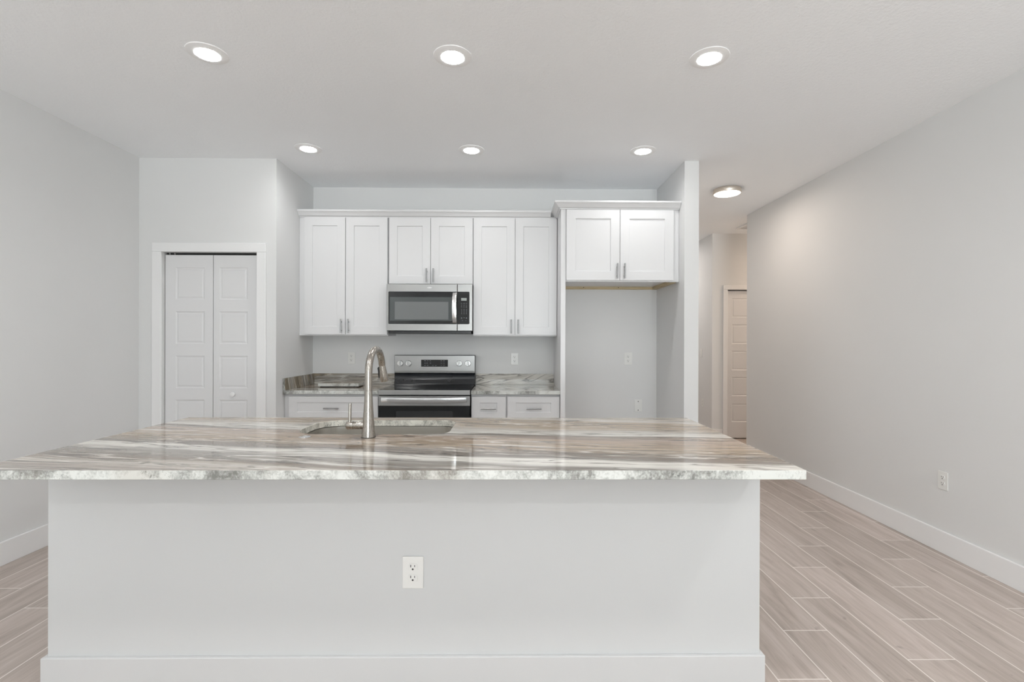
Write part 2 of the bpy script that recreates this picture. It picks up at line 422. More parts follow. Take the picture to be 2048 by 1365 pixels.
# rear wall with a wide sliding door, behind the camera
SX0, SX1, SZ = -30.0, 102.0, 102.0
shell('wall_rear', [(XL-T, SX0, YREAR-T, YREAR, 0, ZC), (SX0, SX1, YREAR-T, YREAR, SZ, ZC), (SX1, XR+T, YREAR-T, YREAR, 0, ZC)], M_wall)
def pane_mat():
    m = bpy.data.materials.new('window_glass'); m.use_nodes = True; nt = m.node_tree; n = nt.nodes; n.clear()
    o = n.new('ShaderNodeOutputMaterial'); mx = n.new('ShaderNodeMixShader'); tr = n.new('ShaderNodeBsdfTransparent'); gl = n.new('ShaderNodeBsdfGlossy')
    gl.inputs['Roughness'].default_value = 0.02; fr = n.new('ShaderNodeFresnel'); fr.inputs[0].default_value = 1.45
    tr.inputs[0].default_value = (0.95, 0.97, 0.96, 1)
    nt.links.new(fr.outputs[0], mx.inputs[0]); nt.links.new(tr.outputs[0], mx.inputs[1]); nt.links.new(gl.outputs[0], mx.inputs[2])
    nt.links.new(mx.outputs[0], o.inputs[0]); return m
M_pane = pane_mat()
def glazing(name, x0, x1, z0, z1, bars):
    m = MB(); f = 2.2
    m.box(x0, x1, YREAR-3, YREAR-1, z0, z0+f); m.box(x0, x1, YREAR-3, YREAR-1, z1-f, z1)
    m.box(x0, x0+f, YREAR-3, YREAR-1, z0+f, z1-f); m.box(x1-f, x1, YREAR-3, YREAR-1, z0+f, z1-f)
    for b in bars: m.box(b-2.2, b+2.2, YREAR-3, YREAR-1, z0+f, z1-f)
    o = struct(m.build(name, M_trim, weld=False, origin=((x0+x1)/2, YREAR-2, z0)))
    MB().box(x0+f, x1-f, YREAR-2.1, YREAR-1.9, z0+f, z1-f).build('glass', M_pane, o)
    ld = bpy.data.lights.new('daylight_portal', 'AREA'); ld.shape = 'RECTANGLE'
    ld.size = (x1-x0)*S; ld.size_y = (z1-z0)*S; ld.cycles.is_portal = True
    lo = bpy.data.objects.new('daylight_portal', ld); COL.objects.link(lo)
    lo.location = Vector(((x0+x1)/2, YREAR-3.6, (z0+z1)/2)) * S; lo.rotation_euler = (PI/2, 0, 0)   # faces +Y, into the room
    return o
glazing('window_1', SX0, SX1, 0, SZ, (-1.0, 50.0))
def side_window(name, xw, sg, y0, y1, z0, z1):
    """added fill-light window in a side wall; sg = +1 for the right wall, -1 for the left wall"""
    m = MB(); xa, xb = sorted((xw+sg*1, xw+sg*3))
    m.box(xa, xb, y0, y1, z0, z0+2.2); m.box(xa, xb, y0, y1, z1-2.2, z1)
    for b in (y0+1.1, (y0+y1)/2, y1-1.1): m.box(xa, xb, b-1.1, b+1.1, z0+2.2, z1-2.2)
    o = struct(m.build(name, M_trim, weld=False, origin=(xw+sg*2, (y0+y1)/2, z0)))
    MB().box(xw+sg*2-0.1, xw+sg*2+0.1, y0+2.2, y1-2.2, z0+2.2, z1-2.2).build('glass', M_pane, o)
    ld = bpy.data.lights.new('daylight_portal', 'AREA'); ld.shape = 'RECTANGLE'; ld.size = (y1-y0)*S; ld.size_y = (z1-z0)*S; ld.cycles.is_portal = True
    lo = bpy.data.objects.new('daylight_portal', ld); COL.objects.link(lo)
    lo.location = Vector((xw+sg*3.6, (y0+y1)/2, (z0+z1)/2))*S; lo.rotation_euler = (PI/2, 0, sg*PI/2)
side_window('added_window_right', XR, 1, LY0, LY1, LZ0, LZ1)
side_window('added_window_left', XL, -1, KY0, KY1, KZ0, KZ1)

# baseboards
def baseboard(name, runs):
    """runs: (x0,x1,y0,y1)"""
    m = MB()
    for r in runs: m.box(*r, 0, BBH)
    return struct(m.build(name, M_trim, bevel=0.12, weld=False))
bt = 0.6
baseboard('baseboard_left', [(XL, XL+bt, YREAR, YP)])
baseboard('baseboard_right', [(XR-bt, XR, YREAR, YE)])
baseboard('baseboard_pantry', [(XL+bt, -113.5, YP-bt, YP), (-77.7, XA, YP-bt, YP)])
baseboard('baseboard_partition', [(XB-bt, XS+bt, YS-bt, YS), (XB-bt, XB, YS, YW-bt), (XS, XS+bt, YS, 345)])
baseboard('baseboard_back', [(18.1, XB-bt, YW-bt, YW)])
baseboard('baseboard_hall', [(XR-bt, 113.4, YH-bt, YH), (XR-bt, XR, YH, 345), (150.5, 220, YH-bt, YH), (XR+T, 220, YE, YE+bt)])

# ------------------------------------------------------------------ doors
PPROF = ((0.30, 0.22), (0.62, 0.22), (0.9, 0.10))
PZS = [(65.4, 75.7), (51.2, 61.6), (37.0, 47.4), (23.1, 33.3), (9.2, 18.9)]
def casing(name, x0, x1, ztop, yf, wd=2.9, th=0.7):
    m = MB()
    m.box(x0-wd, x0, yf-th, yf, 0, ztop); m.box(x1, x1+wd, yf-th, yf, 0, ztop); m.box(x0-wd, x1+wd, yf-th, yf, ztop, ztop+wd)
    # jambs lining the opening
    return struct(m.build(name, M_trim, bevel=0.15, weld=False))
casing('trim_1', PX0, PX1, 80.4, YP)
casing('trim_2', HX0, HX1, 80.2, YH, 2.4)
def leaf(name, x0, x1, yf, z1, px0, px1, parent=None):
    m = MB().front(x0, x1, 0.5, z1, yf, 1.3, [(px0, px1, a, b) for a, b in PZS], PPROF)
    return m.build(name, M_door, parent, bevel=0.04)
def sthing(name, loc):
    o = bpy.data.objects.new(name, None); COL.objects.link(o); o.location = Vector(loc)*S; WLOC[o.name] = Vector(loc)
    o.empty_display_size = 0.05; return struct(o)
d1 = sthing('door_1', (-95.7, YP+1, 0))
leaf('door_leaf', -110.45, -95.35, YP+1.0, 79.65, -107.2, -98.0, d1)
l2 = leaf('door_leaf', -95.15, -80.85, YP+1.0, 79.65, -93.3, -84.3, d1)
MB().lathe((-88.5, YP+1.0, 35.1), [(0.35, -0.02), (0.32, -0.5), (0.62, -0.7), (0.78, -1.0), (0.72, -1.3), (0.4, -1.45)], 'Y', 28).build('door_knob', M_trim, l2)
MB().box(-110.3, -81.0, YP+1.3, YP+2.3, 79.9, 80.39).build('door_track', M_dark, d1, weld=False)
MB().lathe((-109.0, YP+1.0, 79.66), [(0.14, 0), (0.14, 0.6)], 'Z', 12).build('pivot_pin', M_pull, d1)
MB().lathe((-107.4, YP+1.0, 79.66), [(0.1, 0), (0.3, 0.5)], 'Z', 12).build('pivot_pin', M_pull, d1)
d2 = sthing('door_2', (131.9, YH+1, 0))
leaf('door_leaf', HX0+0.2, HX1-0.2, YH+1.0, 79.7, 118.9, 144.9, d2)

# ------------------------------------------------------------------ cabinets
def pull(door, c, vertical=True, yf=171.0, length=4.95):
    """bar pull standing 1.1 in off the face yf"""
    x, z = c; h = length/2; y = yf - 1.15; m = MB()
    if vertical:
        m.tube([(x, y, z-h), (x, y, z+h)], 0.235, 20)
        for s in (-1, 1): m.tube([(x, y, z+s*1.5), (x, yf+0.02, z+s*1.5)], 0.16, 14)
    else:
        m.tube([(x-h, y, z), (x+h, y, z)], 0.235, 20)
        for s in (-1, 1): m.tube([(x+s*1.5, y, z), (x+s*1.5, yf+0.02, z)], 0.16, 14)
    return m.build('handle', M_pull, door)
SPROF = ((0.04, 0.34),)
def shaker(parent, x0, x1, z0, z1, yf, name='door', rail=None):
    r = rail or 2.85
    m = MB().front(x0, x1, z0, z1, yf, 0.74, [(x0+r, x1-r, z0+r, z1-r)], SPROF)
    return m.build(name, M_cab, parent, bevel=0.05)
def wall_cab(label, x0, x1, z0, doors, zt=96.4, yf=172.0, extra=None, hz=57.5, rail=2.85, zd=None):
    t = thing('wall_cabinet', ((x0+x1)/2, (yf+YW)/2, z0), label, 'cabinet', None)
    m = MB(); yb = yf + 0.78
    m.box(x0, x1, yb, YW-0.02, z0, zt)
    m.build('cabinet_body', M_cab, t, bevel=0.04, weld=False)
    for (a, b, hx) in doors:
        d = shaker(t, a, b, (zd or z0+0.4), 95.75, yf, rail=rail)
        pull(d, (hx, hz), True, yf)
    return t
wall_cab('tall white two-door wall cabinet at far left, beside the pantry wall', -74.7, -43.45, 54.15,
         [(-72.8, -58.4, -59.6), (-58.2, -43.6, -57.1)], hz=57.5)
wall_cab('short white two-door wall cabinet directly above the microwave', -43.2, -13.45, 72.35,
         [(-43.05, -28.45, -29.7), (-28.3, -13.6, -27.25)], hz=75.35, zd=72.5)
wall_cab('tall white two-door wall cabinet to the right of the microwave', -13.35, 16.3, 54.15,
         [(-13.25, 1.35, 0.15), (1.5, 16.2, 2.6)], hz=57.5)
# deep cabinet over the refrigerator space
yf = 159.5
t = thing('wall_cabinet', (36.7, 172, 72.1), 'deep white two-door cabinet above the empty refrigerator space', 'cabinet')
m = MB(); m.box(18.0, 55.45, yf+0.78, YW-0.75, 73.1, 96.3); m.box(18.0, 55.45, yf+0.78, yf+1.6, 72.1, 73.1)
m.build('cabinet_body', M_cab, t, bevel=0.04, weld=False)
for a, b, hx in ((18.15, 35.7, 34.8), (35.85, 53.5, 37.2)):
    d = shaker(t, a, b, 72.5, 95.75, yf, rail=3.0); pull(d, (hx, 75.45), True, yf)
cl = MB().box(18.0, 53.6, YW-0.75, YW-0.02, 72.1, 73.3).build('mounting_cleat', M_pine, t)
MB().box(53.62, 55.4, 163.0, YW-0.02, 72.1, 73.08).build('mounting_cleat', M_pine, t)
for sx in (27.5, 40.7): MB().lathe((sx, YW-0.76, 72.75), [(0.16, 0.0), (0.16, -0.05)], 'Y', 10).build('screw', M_dark, cl)
# tall side panel
tag(MB().box(16.38, 17.95, 160.0, YW-0.02, 0, 96.0).build('cabinet_end_panel', M_cab, bevel=0.05),
    'tall narrow white end panel between the right base cabinet and the refrigerator space', 'panel')

# crown mouldings
CR = [(0.02, 95.85), (0.35, 95.85), (0.42, 96.15), (0.95, 96.35), (1.25, 96.8), (1.7, 97.35), (2.0, 97.5), (2.0, 97.62), (2.2, 97.68), (2.2, 98.2), (0.02, 98.2)]
def crown(path, norms, label):
    rs = []
    for (px, py), (nx, ny) in zip(path, norms):
        rs.append([(px + o*nx, py + o*ny, z) for o, z in CR])
    return tag(MB().rings(rs, smooth=False).build('crown_moulding', M_cab, bevel=0.03), label, 'moulding')
crown([(-74.7, 172.75), (13.95, 172.75)], [(0, -1), (0, -1)], 'long lower white crown moulding over the three shallow wall cabinets')
crown([(16.36, YW-0.05), (16.36, 159.98), (55.45, 159.98)], [(-1, 0), (-1, -1), (0, -1)],
      'short stepped-forward white crown moulding around the cabinet over the refrigerator space')

# base cabinets
def base_cab(label, x0, x1, dx0, dx1, hx, nd, z1=34.75):
    t = thing('base_cabinet', ((x0+x1)/2, 172, 0), label, 'cabinet')
    m = MB(); m.box(x0, x1, 161.8, YW-0.02, 4.5, z1); m.box(x0, x1, 165, YW-0.02, 0, 4.5)
    m.build('cabinet_body', M_cab, t, bevel=0.04, weld=False)
    dr = MB().front(dx0, dx1, 26.9, 33.95, 161.0, 0.74, [(dx0+2.75, dx1-2.85, 28.85, 31.95)], SPROF).build('drawer', M_cab, t, bevel=0.05)
    pull(dr, (hx, 30.1), False, 161.0)
    wd = (dx1-dx0-0.12*(nd-1))/nd
    for k in range(nd):
        a = dx0 + k*(wd+0.12)
        d = shaker(t, a, a+wd, 4.9, 26.7, 161.0)
        pull(d, ((a+wd-1.3) if (k == 0) else a+1.3, 23.0), True, 161.0)
    return t
base_cab('wide white base cabinet in the left corner, one long drawer, left of the range', -74.7, -43.6, -73.1, -43.75, -58.85, 2)
base_cab('narrow white base cabinet with one short drawer, immediately right of the range', -13.1, -1.35, -12.95, -1.65, -7.3, 1)
base_cab('white base cabinet with a medium drawer beside the tall end panel', -1.3, 16.32, -1.05, 16.2, 7.7, 2)

# counters and splashes
def slab(name, x0, x1, y0, y1, z0, z1, mats, label, cat, faces='top', bevel=0.06):
    m = MB(); v = [(x0,y0,z0),(x1,y0,z0),(x1,y1,z0),(x0,y1,z0),(x0,y0,z1),(x1,y0,z1),(x1,y1,z1),(x0,y1,z1)]
    F = [(0,3,2,1),(4,5,6,7),(0,1,5,4),(1,2,6,5),(2,3,7,6),(3,0,4,7)]
    for i, f in enumerate(F):
        m.add(v, [f], 0 if (i < 2) == (faces == 'top') else 1)
    o = m.build(name, mats, bevel=bevel)
    return tag(o, label, cat) if label else o
slab('countertop', -74.72, -43.55, 160.2, YW-0.02, 34.8, 36.0, [M_topL, M_edge2], 'polished stone countertop left of the range, with the loose slab lying on it', 'countertop')
slab('countertop', -13.05, 16.33, 160.2, YW-0.02, 34.8, 36.0, [M_topR, M_edge2], 'polished pale stone countertop right of the range, reflecting bright window light', 'countertop')
slab('backsplash', -73.9, -43.5, YW-0.8, YW-0.02, 36.02, 40.0, [M_edge2, M_bsL], 'low brown-veined stone backsplash strip behind the left countertop', 'backsplash', bevel=0.03)
slab('backsplash', -13.2, 16.33, YW-0.8, YW-0.02, 36.02, 40.0, [M_edge2, M_bsR], 'low white and grey stone backsplash strip behind the right countertop', 'backsplash', bevel=0.03)
m = MB(); x0, x1, y0, y1, z0, z1 = -74.72, -73.92, 160.2, YW-0.02, 36.02, 40.0
v = [(x0,y0,z0),(x1,y0,z0),(x1,y1,z0),(x0,y1,z0),(x0,y0,z1),(x1,y0,z1),(x1,y1,z1),(x0,y1,z1)]
for i, f in enumerate([(0,3,2,1),(4,5,6,7),(0,1,5,4),(1,2,6,5),(2,3,7,6),(3,0,4,7)]): m.add(v, [f], 1 if i in (3, 5) else 0)
tag(m.build('backsplash', [M_edge2, M_bsS], bevel=0.03), 'low stone side splash running front to back along the pantry side wall', 'backsplash')
t = thing('stone_offcut', (-60.5, 174.5, 36.0), 'loose rectangular slab of pale polished stone lying on the left countertop', 'stone slab')
m = MB(); x0, x1, y0, y1, z0, z1 = -67.4, -53.3, 171.0, 178.6, 36.32, 37.4
v = [(x0,y0,z0),(x1,y0,z0),(x1,y1,z0),(x0,y1,z0),(x0,y0,z1),(x1,y0,z1),(x1,y1,z1),(x0,y1,z1)]
for i, f in enumerate([(0,3,2,1),(4,5,6,7),(0,1,5,4),(1,2,6,5),(2,3,7,6),(3,0,4,7)]): m.add(v, [f], 0 if i < 2 else 1)
m.build('slab', [M_topL, M_edge2], t, bevel=0.06)
MB().box(-66.8, -53.9, 171.4, 178.2, 36.0, 36.32).build('shadow_gap_spacer', M_gasket, t)  # dark block stands in for the shadow gap under the slab

# ------------------------------------------------------------------ island
t = thing('kitchen_island', (-15.5, 88, 0), 'large pale grey kitchen island base with white baseboard, in the foreground', 'kitchen island')
m = MB(); m.box(-68.5, 37.6, 72.9, 77.4, 0, 34.78); m.box(-68.5, -64.0, 77.4, 104.0, 0, 34.78); m.box(33.1, 37.6, 77.4, 104.0, 0, 34.78)
m.build('half_wall', M_isl, t, weld=False)
m = MB(); m.box(-69.1, 38.2, 72.3, 72.9, 0, BBH); m.box(-69.1, -68.5, 72.9, 104.0, 0, BBH); m.box(37.6, 38.2, 72.9, 104.0, 0, BBH)
m.build('baseboard', M_islb, t, bevel=0.1, weld=False)
m = MB(); m.box(-64.0, 33.1, 102.4, 103.1, 4.5, 34.78)
m.build('cabinet_back_frame', M_cab, t, weld=False)
for k in range(4):
    a = -63.8 + k*24.2
    d = MB().box(a, a+24.0, 103.1, 103.85, 4.8, 34.2).build('door', M_cab, t, bevel=0.05)
# stone top with the sink cut-out
HOLE = rrect(-38.7, -11.1, 85.8, 100.9, [3.2, 3.2, 5.0, 5.0], 10)
def holed_slab(outer, hole, z0, z1, mats):
    bm = bmesh.new()
    def ring(pts, z): return [bm.verts.new((p[0], p[1], z)) for p in pts]
    lay = []
    for z in (z0, z1):
        o_, h_ = ring(outer, z), ring(hole, z); es = []
        for L in (o_, h_):
            for i in range(len(L)): es.append(bm.edges.new((L[i], L[(i+1) % len(L)])))
        r = bmesh.ops.triangle_fill(bm, use_beauty=True, edges=es)
        for f in r['geom']:
            if isinstance(f, bmesh.types.BMFace): f.material_index = 0
        lay.append((o_, h_))
    for k in (0, 1):
        A, B = lay[0][k], lay[1][k]
        for i in range(len(A)):
            j = (i+1) % len(A); f = bm.faces.new((A[i], A[j], B[j], B[i])); f.material_index = 1 + k
            if k == 1: f.smooth = True
    bmesh.ops.recalc_face_normals(bm, faces=bm.faces)
    return bm
bm = holed_slab([(-68.6, 62.0), (38.0, 62.0), (38.0, 104.5), (-68.6, 104.5)], HOLE, 34.8, 36.0, None)
bmesh.ops.transform(bm, matrix=Matrix.Scale(S, 4) @ Matrix.Translation((15.3, -83.2, -34.8)), verts=bm.verts)
me = bpy.data.meshes.new('countertop'); bm.to_mesh(me); bm.free()
me.materials.append(M_top); me.materials.append(M_edge); me.materials.append(stone_edge('brightened_cutout_edge', 77.0, tan=True))
me.set_sharp_from_angle(angle=math.radians(30))
o = bpy.data.objects.new('countertop', me); COL.objects.link(o); o.location = Vector((-15.3, 83.2, 34.8))*S; WLOC[o.name] = Vector((-15.3, 83.2, 34.8))
b = o.modifiers.new('bevel', 'BEVEL'); b.width = 0.07*S; b.segments = 2; b.limit_method = 'ANGLE'; b.angle_limit = math.radians(60)
tag(o, 'huge polished veined stone island countertop with a sink cut-out, in the foreground', 'countertop')
# undermount sink
t = thing('sink', (-24.9, 93.4, 26.0), 'stainless undermount sink set into the island countertop behind the faucet', 'sink')
def inset(pts, d):
    c = Vector((-24.9, 93.35)); out = []
    n = len(pts)
    for i in range(n):
        a, b_, c_ = Vector(pts[i-1]), Vector(pts[i]), Vector(pts[(i+1) % n])
        e = (c_ - a).normalized(); nn = Vector((-e.y, e.x)); out.append(tuple(b_ + nn * d))
    return out
rs = []
for d, z in ((-0.9, 34.77), (-0.9, 34.7), (-0.12, 34.7), (-0.1, 34.3), (0.1, 28.5), (0.35, 27.2), (0.9, 26.5), (2.0, 26.2), (4.5, 26.0)):
    rs.append([(p[0], p[1], z) for p in inset(HOLE, d)])
MB().rings(rs, cap0=False, cap1=True).build('basin', M_basin, t, sharp=50)
MB().lathe((-24.9, 93.4, 26.02), [(1.7, 0.0), (1.7, 0.08), (1.2, 0.02), (0.3, 0.02)], 'Z', 28).build('drain', M_handle, t)

# faucet: cone body, gooseneck towards the kitchen side, side lever
fx, fy = -24.25, 83.3
t = thing('kitchen_faucet', (fx, fy, 36.0), 'brushed nickel gooseneck pull-down faucet standing on the island countertop', 'faucet')
MB().lathe((fx, fy, 36.0), [(1.22, 0.0), (1.22, 0.09)], 'Z').build('gasket', M_gasket, t)
MB().lathe((fx, fy, 36.0), [(1.17, 0.09), (1.15, 0.3), (1.02, 1.6), (0.97, 2.4), (0.84, 4.2), (0.70, 6.4), (0.64, 7.85), (0.62, 7.95)], 'Z', 48).build('body', M_nickel, t)
path = [(fx, fy, 43.98), (fx, fy, 45.8), (fx, fy, 46.95)]; R = 3.95
for k in range(1, 25):
    a = PI - math.radians(166)*k/24.0; yy = R + R*math.cos(a); path.append((fx + 0.03*yy, fy + yy, 46.95 + R*math.sin(a)))
sp = MB().tube(path, 0.63, 28).build('spout', M_nickel, t)
MB().lathe((fx, fy, 43.93), [(0.58, 0.0), (0.58, 0.07)], 'Z', 32).build('joint_ring', M_gasket, sp)
e = Vector(path[-1])
hp = [e, e + Vector((0.03, 0.08, -0.35)), e + Vector((0.13, 0.36, -1.5)), e + Vector((0.28, 0.66, -2.85)), e + Vector((0.3, 0.69, -3.0))]
hd = MB().tube(hp, [0.58, 0.62, 0.71, 0.84, 0.80], 28).build('spray_head', M_nickel, t)
m = MB(); b0 = e + Vector((-0.52, -0.05, -0.3))
m.tube([b0, b0 + Vector((-0.18, 0.02, -0.3)), b0 + Vector((-0.14, 0.1, -0.8)), b0 + Vector((-0.16, 0.28, -1.6)), b0 + Vector((-0.14, 0.45, -2.2))], [0.08, 0.17, 0.13, 0.12, 0.06], 12)
m.build('spray_button', M_gasket, hd)
m = MB(); m.lathe((fx, fy, 38.0), [(0.67, -0.3), (0.67, -2.3), (0.64, -2.42)], 'X', 32)
m.build('valve_arm', M_nickel, t)
lv = MB().lathe((fx, fy, 38.0), [(0.58, -2.40), (0.58, -2.52), (0.70, -2.54), (0.70, -3.5), (0.62, -3.68), (0.3, -3.72)], 'X', 32).build('lever_cap', M_nickel, t)
MB().tube([(fx-3.15, fy-0.1, 38.5), (fx-3.12, fy-0.1, 40.0), (fx-3.1, fy-0.1, 41.75)], [0.26, 0.255, 0.25], 20).build('lever', M_nickel, lv)
# hole cover left of the faucet
t = tag(MB().lathe((-35.0, 83.2, 36.0), [(0.98, 0.0), (0.98, 0.06), (0.86, 0.13), (0.62, 0.14), (0.6, 0.09), (0.2, 0.09)], 'Z', 40).build('air_switch_button', M_handle),
        'small round chrome button lying flush on the island countertop, left of the faucet', 'button')

# ------------------------------------------------------------------ range
t = thing('electric_range', (-28.3, 172, 0), 'stainless freestanding electric range with black glass cooktop and rear controls', 'range')
RX0, RX1 = -43.3, -13.3
m = MB(); m.box(RX0+0.1, RX1-0.1, 161.3, 183.9, 1.0, 36.05); m.box(RX0+0.5, RX0+2, 163, 165, 0, 1); m.box(RX1-2, RX1-0.5, 163, 165, 0, 1)
m.build('body', M_blkpl, t, weld=False)
m = MB(); m.prism(rrect(RX0, RX1, 160.0, 181.4, 0.3, 4), 'Z', 36.06, 36.26); ck = m.build('cooktop', M_blk, t, bevel=0.03)
MB().box(-30.2, -28.7, 160.6, 160.9, 36.262, 36.27).build('badge', M_key, ck); MB().box(-25.0, -24.85, 164, 164.3, 36.262, 36.27).build('indicator_mark', M_key, ck)
M_burn = plain('burner_print', (0.05, 0.05, 0.052, 1), 0.2)
for cx, cy, r in ((-36.5, 166, 4.5), (-36.3, 175.5, 3.2), (-20.3, 166, 3.4), (-20.3, 175.5, 4.3)):
    for rr in (r,):
        m = MB().rings([[(cx+q*math.cos(2*PI*i/48), cy+q*math.sin(2*PI*i/48), 36.263) for i in range(48)] for q in (rr-0.05, rr)], cap0=False, cap1=False, smooth=False)
        m.build('burner_ring', M_burn, ck, weld=False)
MB().box(RX0, RX1, 159.5, 160.3, 34.65, 36.2).build('front_trim', M_steel, t, bevel=0.08)
dr = MB().box(RX0+0.05, RX1-0.05, 159.5, 161.2, 31.1, 34.25).build('oven_door', M_steel, t, bevel=0.06)
MB().box(RX0+0.05, RX1-0.05, 159.6, 161.2, 9.5, 31.08).build('door_glass', M_blk, dr, bevel=0.05)
MB().prism(rrect(-37.5, -19.0, 16.0, 29.4, 0.4, 4), 'Y', 159.54, 159.6).build('door_window', plain('oven_door_window', (0.03,0.031,0.033,1), 0.08), dr)
# bowed flat bar handle
m = MB(); rs = []
for k in range(25):
    s = k/24.0; x = -42.1 + 27.7*s; bow = math.sin(PI*s)**0.6 if 0 < s < 1 else 0
    y = 158.35 - 0.85*bow; zc = 33.2 - 0.18*math.sin(PI*s)
    rs.append([(x, y+0.45, zc-0.85), (x, y, zc-0.75), (x, y-0.12, zc), (x, y, zc+0.75), (x, y+0.45, zc+0.85)])
m.rings(rs, smooth=True); m.build('door_handle', M_handle, dr, sharp=30)
for a in (-42.0, -15.7): MB().box(a, a+1.2, 158.5, 159.52, 32.6, 33.8).build('handle_bracket', M_handle, dr)
MB().box(RX0+0.05, RX1-0.05, 159.7, 161.2, 2.5, 9.3).build('storage_drawer', M_steel, t, bevel=0.06)
# backguard
m = MB(); m.prism([(181.55, 40.35), (181.25, 40.45), (181.2, 41.05), (181.6, 41.15), (181.62, 46.85), (184.2, 46.85), (184.2, 40.35)], 'X', RX0+0.12, RX1-0.12)
bgd = m.build('backguard', M_steel2, t, bevel=0.04)
m = MB(); m.box(RX0, RX1, 181.9, 184.3, 36.3, 47.0); m.build('backguard_rim', M_blkpl, bgd, bevel=0.05)
pts = [(183.9, 36.28), (180.9, 36.28), (181.05, 36.8), (181.5, 37.8), (181.75, 38.9), (181.7, 39.7), (181.5, 40.33), (183.9, 40.33)]
m = MB(); m.prism(pts, 'X', RX0+0.1, RX1-0.1, smooth=True); m.build('backguard_curve', M_curve, bgd, sharp=40)
dp = MB().front(-33.35, -23.4, 42.75, 45.35, 181.42, 0.35).build('control_display', M_blk, bgd, bevel=0.03)
m = MB()
for px, py in ((10,0),(17,0),(24,0),(10,1),(15.5,1),(24,1),(10,2),(17,2),(30,2.1),(38,2.1),(52,0),(59,0),(52,1),(59,1),(52,2),(59,2)):
    x = -33.35 + 9.95*px/69.0; z = 44.95 - 0.85*py; m.box(x-0.22, x+0.22, 181.405, 181.42, z-0.09, z+0.09)
m.build('key_print', M_key, dp, weld=False)
for i, kx in enumerate((-41.05, -38.0, -19.15, -15.95)):
    k = MB().lathe((kx, 181.6, 44.0), [(1.12, 0.0), (1.14, -0.25), (1.08, -0.75), (0.98, -0.85)], 'Y', 40).build('control_knob', M_knob, bgd)
    m = MB(); m.box(kx-0.17, kx+0.17, 180.25, 180.8, 42.98, 45.02)
    m.build('knob_grip', M_knob, k, bevel=0.06)
    m = MB()
    for s in (-1, 1): m.box(kx+s*0.28-0.07, kx+s*0.28+0.07, 180.735, 180.76, 43.1, 44.9)
    m.build('knob_groove', M_blkpl, k, weld=False)

# ------------------------------------------------------------------ microwave
t = thing('microwave_oven', (-28.3, 177, 55), 'stainless over-the-range microwave with black glass door under the short cabinet', 'microwave')
MB().box(-43.05, -13.5, 170.6, 184.6, 55.9, 72.15).build('body', M_blkpl, t, bevel=0.05)
MB().box(-42.6, -13.9, 170.4, 184.0, 54.9, 55.88).build('vent_grille', M_blkpl, t, bevel=0.05)
dr = MB().box(-43.1, -18.72, 169.2, 170.6, 55.9, 72.1).build('door', M_steel2, t, bevel=0.08)
cp = MB().box(-18.55, -13.42, 169.2, 170.6, 55.9, 72.1).build('control_panel', M_steel2, t, bevel=0.08)
def rr_plate(x0, x1, z0, z1, y0, y1, r, name, mat, par):
    return MB().prism(rrect(x0, x1, z0, z1, r, 5), 'Y', y0, y1).build(name, mat, par, bevel=0.02)
g = rr_plate(-42.5, -18.76, 58.2, 69.5, 169.12, 169.22, [0.02, 0.02, 0.35, 0.35], 'door_glass', M_blk, dr)
wn = rr_plate(-41.95, -20.2, 59.3, 67.55, 169.07, 169.12, 0.06, 'door_window', M_win, g)
rr_plate(-40.25, -21.7, 59.8, 65.95, 169.04, 169.07, 0.06, 'window_screen', M_win2, wn)
k = rr_plate(-18.5, -14.4, 58.2, 69.5, 169.12, 169.22, [0.35, 0.35, 0.02, 0.02], 'keypad', M_blk, cp)
rr_plate(-17.3, -15.35, 66.35, 67.3, 169.08, 169.12, 0.03, 'display', M_lcd, k)
m = MB()
for r in range(3):
    for c in range(3): m.box(-17.35+c*0.85, -16.95+c*0.85, 169.1, 169.12, 65.4-r*0.62, 65.52-r*0.62)
for r in range(4):
    for c in range(3): m.box(-17.2+c*0.85, -17.05+c*0.85, 169.1, 169.12, 63.25-r*0.5, 63.45-r*0.5)
for c in (0, 2): m.lathe((-17.12+c*0.85, 169.12, 60.35), [(0.2, 0), (0.2, -0.02)], 'Y', 14)
m.box(-16.4, -16.1, 169.1, 169.12, 60.4, 60.5)
for c in (0.3, 1.75): m.box(-17.2+c*0.85, -16.95+c*0.85, 169.1, 169.12, 59.4, 59.52)
m.build('key_print', M_key, k, weld=False)
m = MB(); rs = []
for i in range(21):
    s = i/20.0; z = 58.5 + 10.6*s; bow = math.sin(PI*s)**0.7 if 0 < s < 1 else 0
    y = 168.3 - 0.85*bow; xs = 0.18*math.sin(PI*s)
    rs.append([(-20.15-xs, y+0.3, z), (-20.1-xs, y, z), (-19.4-xs, y-0.1, z), (-18.75-xs*0.6, y, z), (-18.7-xs*0.6, y+0.3, z)])
m.rings(rs, smooth=True); m.build('door_handle', metal('vertical_handle_metal', (0.74,0.74,0.74,1), 0.2, 'X', 0.1), dr, sharp=35)
for a in (58.7, 68.2): MB().box(-19.9, -19.0, 168.4, 169.2, a, a+0.7).build('handle_bracket', M_handle, dr)
m = MB(); cx, cz = -28.3, 70.85                     # small oval badge with a short bar under it
for rr in ((0.75, 0.24),):
    m.rings([[(cx+a*math.cos(2*PI*i/32), 169.17, cz+b_*math.sin(2*PI*i/32)) for i in range(32)] for a, b_ in ((0.62, 0.13), (0.75, 0.22))], cap0=False, cap1=False, smooth=False)
MB().box(cx-0.3, cx+0.35, 169.16, 169.19, cz-0.04, cz+0.05).build('badge_bar', M_mark, dr)
m.build('badge', M_mark, dr, weld=False)

